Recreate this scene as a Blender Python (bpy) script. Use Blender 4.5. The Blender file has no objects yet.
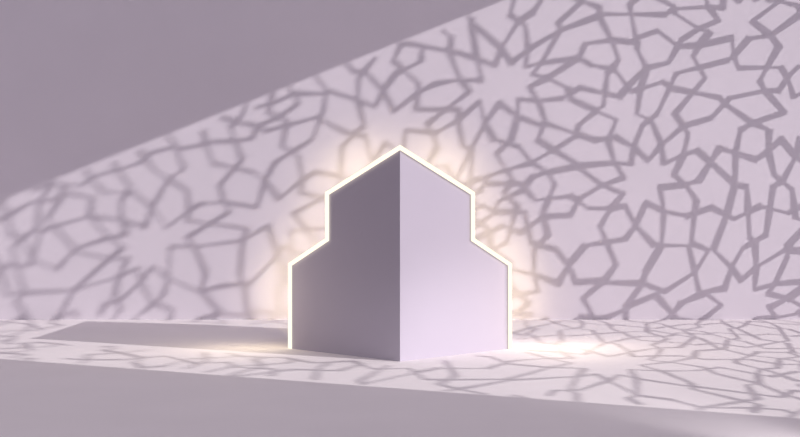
import bpy, math, random, bmesh
from mathutils import Vector, Matrix
from mathutils.geometry import delaunay_2d_cdt
from mathutils.bvhtree import BVHTree

random.seed(5)
F=1210.0; CAMZ=1.182; WALL=14.16; X0=6.0; A=0.53; B=0.49
YOPEN=5.15
def ZT(y): return 5.70+(B-0.398)/A*(WALL-y)
VS=2.2   # stretch of the tracery that lands on the floor
sc=bpy.context.scene
sc.view_settings.view_transform='Standard'

def plaster(name,rgb,rough=0.85,var=0.015,bump=0.04):
    m=bpy.data.materials.new(name); m.use_nodes=True
    nt=m.node_tree; b=nt.nodes['Principled BSDF']
    b.inputs['Roughness'].default_value=rough
    b.inputs['Specular IOR Level'].default_value=0.2
    tc=nt.nodes.new('ShaderNodeTexCoord')
    n=nt.nodes.new('ShaderNodeTexNoise'); n.inputs['Scale'].default_value=1.3; n.inputs['Detail'].default_value=6
    nt.links.new(tc.outputs['Object'],n.inputs['Vector'])
    r=nt.nodes.new('ShaderNodeValToRGB')
    r.color_ramp.elements[0].position=0.3; r.color_ramp.elements[1].position=0.7
    r.color_ramp.elements[0].color=[c*(1-var) for c in rgb]+[1]
    r.color_ramp.elements[1].color=[min(1,c*(1+var)) for c in rgb]+[1]
    nt.links.new(n.outputs['Fac'],r.inputs['Fac']); nt.links.new(r.outputs['Color'],b.inputs['Base Color'])
    n2=nt.nodes.new('ShaderNodeTexNoise'); n2.inputs['Scale'].default_value=60; n2.inputs['Detail'].default_value=4
    nt.links.new(tc.outputs['Object'],n2.inputs['Vector'])
    bp=nt.nodes.new('ShaderNodeBump'); bp.inputs['Strength'].default_value=bump; bp.inputs['Distance'].default_value=0.01
    nt.links.new(n2.outputs['Fac'],bp.inputs['Height']); nt.links.new(bp.outputs['Normal'],b.inputs['Normal'])
    return m
M_wall=plaster('wall_plaster',(0.67,0.617,0.685))
M_floor=plaster('floor_plaster',(0.86,0.80,0.82))
M_body=plaster('podium_paint',(0.44,0.40,0.475),var=0.01,bump=0.02)
M_screen=plaster('screen_paint',(0.6,0.55,0.62))

def mesh(name,vs,fs,mat):
    me=bpy.data.meshes.new(name); me.from_pydata(vs,[],fs); me.update()
    o=bpy.data.objects.new(name,me); sc.collection.objects.link(o); me.materials.append(mat); return o
def prisms(name,bs,mat):
    vs=[];fs=[]
    for (x0,x1,y0,y1,z0,z1,z0b) in bs:   # z0b: lower height at y1
        n=len(vs)
        vs+=[(x0,y0,z0),(x1,y0,z0),(x1,y1,z0b),(x0,y1,z0b),(x0,y0,z1),(x1,y0,z1),(x1,y1,z1),(x0,y1,z1)]
        fs+=[tuple(n+i for i in f) for f in [(0,3,2,1),(4,5,6,7),(0,1,5,4),(1,2,6,5),(2,3,7,6),(3,0,4,7)]]
    return mesh(name,vs,fs,mat)
fl=prisms('floor',[(-14,X0+0.15,-3,WALL+0.15,-0.15,0,-0.15)],M_floor)
wb=prisms('wall_back',[(-14,X0+0.15,WALL,WALL+0.15,0,10,0)],M_wall)
wr=prisms('wall_right',[(X0,X0+0.15,-3,YOPEN,0,10,0),(X0,X0+0.15,YOPEN,WALL,ZT(YOPEN),10,ZT(WALL))],M_wall)
for o,l in((fl,'pale lavender matte floor'),(wb,'smooth lavender plaster wall'),(wr,'lavender wall with a tall screened opening')):
    o['kind']='structure'; o['label']=l

# ---------- podium
prof=[(0.0,1.769),(0.642,1.402),(0.642,0.997),(1.0,0.764),(1.0,0.0)]
Y0=10.0; YB=12.0
ring2=[(-x,z) for x,z in reversed(prof)]+[(x,z) for x,z in prof[1:]]+[(0.0,0.0)]
n=len(ring2)
vs=[(x,Y0+abs(x),z) for x,z in ring2]+[(x,YB,z) for x,z in ring2]
b=n-1
fs=[(0,b,4,3,2,1),(b,8,7,6,5,4),tuple(n+i for i in range(9))]
for i in range(8): fs.append((i,i+1,n+i+1,n+i))
fs.append((0,n,n+8,8,b))
root=bpy.data.objects.new('display_podium',None); sc.collection.objects.link(root); root.location=(0,11,0)
root['label']='lavender stepped house-shaped podium edged with a glowing warm light strip'
root['category']='podium'
loc=lambda v:(v[0],v[1]-11,v[2])
body=mesh('body',[loc(v) for v in vs],fs,M_body)
bm=bmesh.new(); bm.from_mesh(body.data); bmesh.ops.recalc_face_normals(bm,faces=bm.faces)
bmesh.ops.delete(bm,geom=[v for v in bm.verts if not v.link_faces],context='VERTS')
bm.to_mesh(body.data); bm.free()
body.parent=root
body['label']='matte lavender faceted block with gabled stepped sides'
def grow(v): return Vector((v[0]*1.07,11+(v[1]-11)*1.10,v[2]*1.05-0.03))
bvh=BVHTree.FromPolygons([grow(v) for v in vs],fs)

def strip():
    pts=[Vector((-x,Y0+abs(x),z)) for x,z in reversed(prof)]+[Vector((x,Y0+abs(x),z)) for x,z in prof[1:]]
    pts[0].z=0.002; pts[-1].z=0.002
    h=0.0185
    vs=[];fs=[]
    n=len(pts)
    for i,p in enumerate(pts):
        def nrm(a,b):
            d=Vector((b.x-a.x,0,b.z-a.z)).normalized(); return Vector((-d.z,0,d.x))
        if i==0: m=nrm(pts[0],pts[1]); k=1
        elif i==n-1: m=nrm(pts[-2],pts[-1]); k=1
        else:
            a=nrm(pts[i-1],p); c=nrm(p,pts[i+1]); m=(a+c).normalized(); k=1/max(0.4,m.dot(a))
        o=m*h*k
        def pl(q): return Vector((q.x,Y0+abs(q.x),q.z))
        fw=Vector((0,-0.022,0)); bk=Vector((0,0.03,0))
        for q in (pl(p-o)+fw,pl(p+o)+fw,pl(p+o)+bk,pl(p-o)+bk): vs.append(loc(q))
    for i in range(n-1):
        a=4*i;c=a+4
        for j in range(4): fs.append((a+j,a+(j+1)%4,c+(j+1)%4,c+j))
    fs.append((0,3,2,1)); e=4*(n-1); fs.append((e,e+1,e+2,e+3))
    return vs,fs
M_em=bpy.data.materials.new('warm_light'); M_em.use_nodes=True
nt=M_em.node_tree; nt.nodes.remove(nt.nodes['Principled BSDF'])
em=nt.nodes.new('ShaderNodeEmission'); em.inputs['Color'].default_value=(1,0.92,0.74,1); em.inputs['Strength'].default_value=1.28
nt.links.new(em.outputs[0],nt.nodes['Material Output'].inputs['Surface'])
sv,sf=strip()
st=mesh('light_strip',sv,sf,M_em); st.parent=root; st['label']='glowing warm white light strip'

# ---------- added lamps for halo, floor pools and podium face
def area(mid,d,xdir,sx,sy,energy,spread,name='added_halo_light'):
    L=bpy.data.lights.new(name,'AREA'); L.shape='RECTANGLE'
    L.size=sx; L.size_y=sy; L.energy=energy; L.color=(1,0.85,0.48)
    L.spread=math.radians(spread)
    o=bpy.data.objects.new(name,L); sc.collection.objects.link(o)
    zax=-Vector(d).normalized(); xax=Vector(xdir); xax=(xax-zax*xax.dot(zax)).normalized(); yax=zax.cross(xax)
    m=Matrix((xax,yax,zax)).transposed().to_4x4(); m.translation=mid
    o.matrix_world=m
def point(p,e,c=(1,0.87,0.66)):
    L=bpy.data.lights.new('added_pool_light','POINT'); L.energy=e; L.color=c; L.shadow_soft_size=0.0  # added point lamp, widens the strip's glow over floor and lower faces
    o=bpy.data.objects.new('added_pool_light',L); sc.collection.objects.link(o); o.location=p
for s in (-1,1):
    P=[Vector((s*x,YB+0.03,CAMZ+(z-CAMZ)*1.0)) for x,z in prof]
    T=[Vector((s*(x+0.05),Y0+x,z+0.03)) for x,z in prof]
    for i in range(4):
        p,q=P[i],P[i+1]
        mid=(p+q)/2
        tgt=(T[i]+T[i+1])/2; dd=(tgt-Vector((0,0,CAMZ))); dd=dd*(WALL/dd.y)+Vector((0,0,CAMZ))  # splay outward
        e=(q-p).length*(0.65 if i==1 else 1)
        area(mid,dd-mid,q-p,(q-p).length,0.02,0.75*e,24)  # added lamps behind the block, throw a halo on the wall
        area(mid,dd-mid,q-p,(q-p).length,0.02,0.8*e,38)
    area(Vector((s*1.06,11.05,0.42)),(s*1,-0.15,-0.8),(0,0,1),0.75,0.05,2.2,175,'added_spill_light')  # added side lamp, makes the warm pool at the base
    point((s*1.5,11.0 if s<0 else 11.15,0.58),5.5 if s<0 else 9)
    point((s*1.45,10.3,0.45),0.8 if s<0 else 1.8)
L=bpy.data.lights.new('added_face_spot','SPOT'); L.energy=600; L.spot_size=math.radians(26); L.spot_blend=1.0  # added out-of-frame spot, brightens the podium's lower right face
L.color=(1,0.95,0.96); L.shadow_soft_size=0.1
o=bpy.data.objects.new('added_face_spot',L); sc.collection.objects.link(o); o.location=(2.6,5.0,0.12)
o.rotation_euler=(Vector((0.4,10.5,-0.3))-o.location).to_track_quat('-Z','Y').to_euler()

# ---------- lattice screen
def unf(x,v):
    if v>=0: return (WALL-A*(X0-x), v+B*(X0-x))
    return (WALL+VS*v-A*(X0-x), B*(X0-x))
def px(u,w): return ((u-400)*WALL/F, CAMZ+(218-w)*WALL/F)
# tracery drawn in an unstretched space, then stretched along a rising diagonal
D1=Vector((math.cos(math.radians(27)),math.sin(math.radians(27)))); D2=Vector((-D1.y,D1.x)); KS=1.25
def st_f(p): p=Vector(p); return D1*(p.dot(D1)*KS)+D2*p.dot(D2)
def st_i(p): p=Vector(p); return D1*(p.dot(D1)/KS)+D2*p.dot(D2)
stars=[tuple(st_i(px(*t))) for t in ((640,182),(785,118),(145,243),(735,22),(495,85),(735,305),(555,300),(-20,310),(270,215),(380,125))]
def far(x,v,r): return all((x-a)**2+(v-b)**2>r*r for a,b in stars)
for _ in range(3500):
    x=random.uniform(-12,9); v=random.uniform(-8,8)
    if far(x,v,1.9): stars.append((x,v))
seeds=[]
for a,c in stars:
    k=11; ph=random.random()*6.28
    seeds.append((a,c))
    for i in range(k):
        t=ph+(i+random.uniform(-.08,.08))*2*math.pi/k; r=0.86*random.uniform(0.94,1.06)
        seeds.append((a+r*math.cos(t),c+r*math.sin(t)))
flt=[]
cent=set(stars)
for p in seeds:
    if p in cent: flt.append(p); continue
    if not far(p[0],p[1],0.66): continue
    if all((p[0]-q[0])**2+(p[1]-q[1])**2>0.24**2 for q in flt): flt.append(p)
for _ in range(18000):
    p=(random.uniform(-12.5,9),random.uniform(-8.5,8.5))
    if not far(p[0],p[1],0.95): continue
    rr=0.25 if math.sin(p[0]*1.3+p[1]*0.9)>0 else 0.36
    if all((p[0]-q[0])**2+(p[1]-q[1])**2>rr**2 for q in flt): flt.append(p)
res=delaunay_2d_cdt([Vector(p) for p in flt],[],[],0,1e-6)
V=res[0]; T=res[2]
inc={}; cc=[]
for ti,t in enumerate(T):
    (ax,ay),(bx,by),(cx,cy)=V[t[0]],V[t[1]],V[t[2]]
    d=2*(ax*(by-cy)+bx*(cy-ay)+cx*(ay-by))
    if abs(d)<1e-9: cc.append(None); continue
    ux=((ax*ax+ay*ay)*(by-cy)+(bx*bx+by*by)*(cy-ay)+(cx*cx+cy*cy)*(ay-by))/d
    uy=((ax*ax+ay*ay)*(cx-bx)+(bx*bx+by*by)*(ax-cx)+(cx*cx+cy*cy)*(bx-ax))/d
    cc.append((ux,uy))
    for i in t: inc.setdefault(i,[]).append(ti)
segs=[]
for vi,ts in inc.items():
    o=V[vi]
    if abs(o.x+1.75)>10.3 or abs(o.y)>8.0: continue
    c=[cc[t] for t in ts if cc[t]]
    c.sort(key=lambda p:math.atan2(p[1]-o.y,p[0]-o.x))
    cm=[]
    for p in c:
        if not cm or math.hypot(p[0]-cm[-1][0],p[1]-cm[-1][1])>0.05: cm.append(p)
    if len(cm)>3 and math.hypot(cm[0][0]-cm[-1][0],cm[0][1]-cm[-1][1])<=0.05: cm.pop()
    k=len(cm)
    if k<3: continue
    th=math.radians(67 if k>=8 else 54)
    mids=[];dirs=[]
    for i in range(k):
        a=Vector(cm[i]);e=Vector(cm[(i+1)%k]); m=(a+e)/2
        rr=random.Random(int(round(m.x*500))*7919+int(round(m.y*500))); m=m+Vector((rr.uniform(-1,1),rr.uniform(-1,1)))*0.025
        e=(e-a).normalized(); nn=Vector((-e.y,e.x))
        if nn.dot(Vector((o.x,o.y))-m)<0: nn=-nn
        mids.append(m); dirs.append((e*math.cos(th)+nn*math.sin(th),-e*math.cos(th)+nn*math.sin(th)))
    for i in range(k):
        j=(i+1)%k
        p=mids[i];d=dirs[i][0];q=mids[j];f=dirs[j][1]
        det=d.x*(-f.y)+f.x*d.y
        ok=False
        if abs(det)>1e-4:
            r=q-p; s=(r.x*(-f.y)+f.x*r.y)/det; t=(d.x*r.y-d.y*r.x)/det
            if 0<s<0.75 and 0<t<0.75:
                x=p+d*s; segs.append((p,x)); segs.append((x,q)); ok=True
        if not ok: segs.append((p,q))
sv=[];sf=[]
sun=Vector((-1,A,-B)).normalized()
def addseg(p,q):
    p=st_f(p); q=st_f(q)
    d=(q-p); L=d.length
    if L<1e-3: return
    fl_=(p.y+q.y)<0
    kk=0.58 if fl_ else min(1,max(0.75,0.88+0.05*p.x))
    Wa=random.uniform(0.014,0.046)*kk; Wb=random.uniform(0.014,0.046)*kk
    d/=L; nr=Vector((-d.y,d.x))
    W=(Wa+Wb)/2; p=p-d*W*0.5; q=q+d*W*0.5
    k=max(1,int(L/0.10))
    for i in range(k):
        a=p.lerp(q,i/k); e=p.lerp(q,(i+1)/k)
        na=nr*(Wa+(Wb-Wa)*i/k); ne=nr*(Wa+(Wb-Wa)*(i+1)/k)
        ys=[unf(*t) for t in (a-na,e-ne,e+ne,a+na)]
        if any(y<YOPEN or y>WALL-0.002 or z<0.002 or z>ZT(y) for y,z in ys): continue
        if any(bvh.ray_cast(Vector((X0+0.06,y,z)),sun)[0] is not None for y,z in ys): continue  # bars left out here so no lattice shadow falls on the podium
        n0=len(sv)
        for y,z in ys: sv.append((X0+0.06,y,z))
        for y,z in ys: sv.append((X0+0.075,y,z))
        sf.extend([tuple(n0+i for i in f) for f in [(0,1,2,3),(7,6,5,4),(0,4,5,1),(1,5,6,2),(2,6,7,3),(3,7,4,0)]])
for p,q in segs: addseg(p,q)
ls=mesh('window_1',sv,sf,M_screen)
ls['kind']='structure'; ls['label']='geometric star lattice window screen'

# ---------- light
S=bpy.data.lights.new('sun','SUN'); S.energy=2.85; S.angle=math.radians(0.32); S.color=(1,0.96,0.945)
so=bpy.data.objects.new('sun',S); sc.collection.objects.link(so)
so.rotation_euler=sun.to_track_quat('-Z','Y').to_euler()
w=bpy.data.worlds.new('world'); sc.world=w; w.use_nodes=True
nt=w.node_tree; bg=nt.nodes['Background']
bg.inputs[0].default_value=(0.94,0.882,0.98,1)
tc=nt.nodes.new('ShaderNodeTexCoord'); sx=nt.nodes.new('ShaderNodeSeparateXYZ')
nt.links.new(tc.outputs['Generated'],sx.inputs[0])
mr=nt.nodes.new('ShaderNodeMapRange'); mr.inputs['From Min'].default_value=-1; mr.inputs['From Max'].default_value=1
mr.inputs['To Min'].default_value=0.12; mr.inputs['To Max'].default_value=1.04
nt.links.new(sx.outputs['X'],mr.inputs['Value']); nt.links.new(mr.outputs[0],bg.inputs[1])

cam=bpy.data.cameras.new('camera'); co=bpy.data.objects.new('camera',cam); sc.collection.objects.link(co)
cam.sensor_width=36; cam.lens=36*F/800
co.location=(0,0,CAMZ); co.rotation_euler=(math.radians(90),0,0)
sc.camera=co
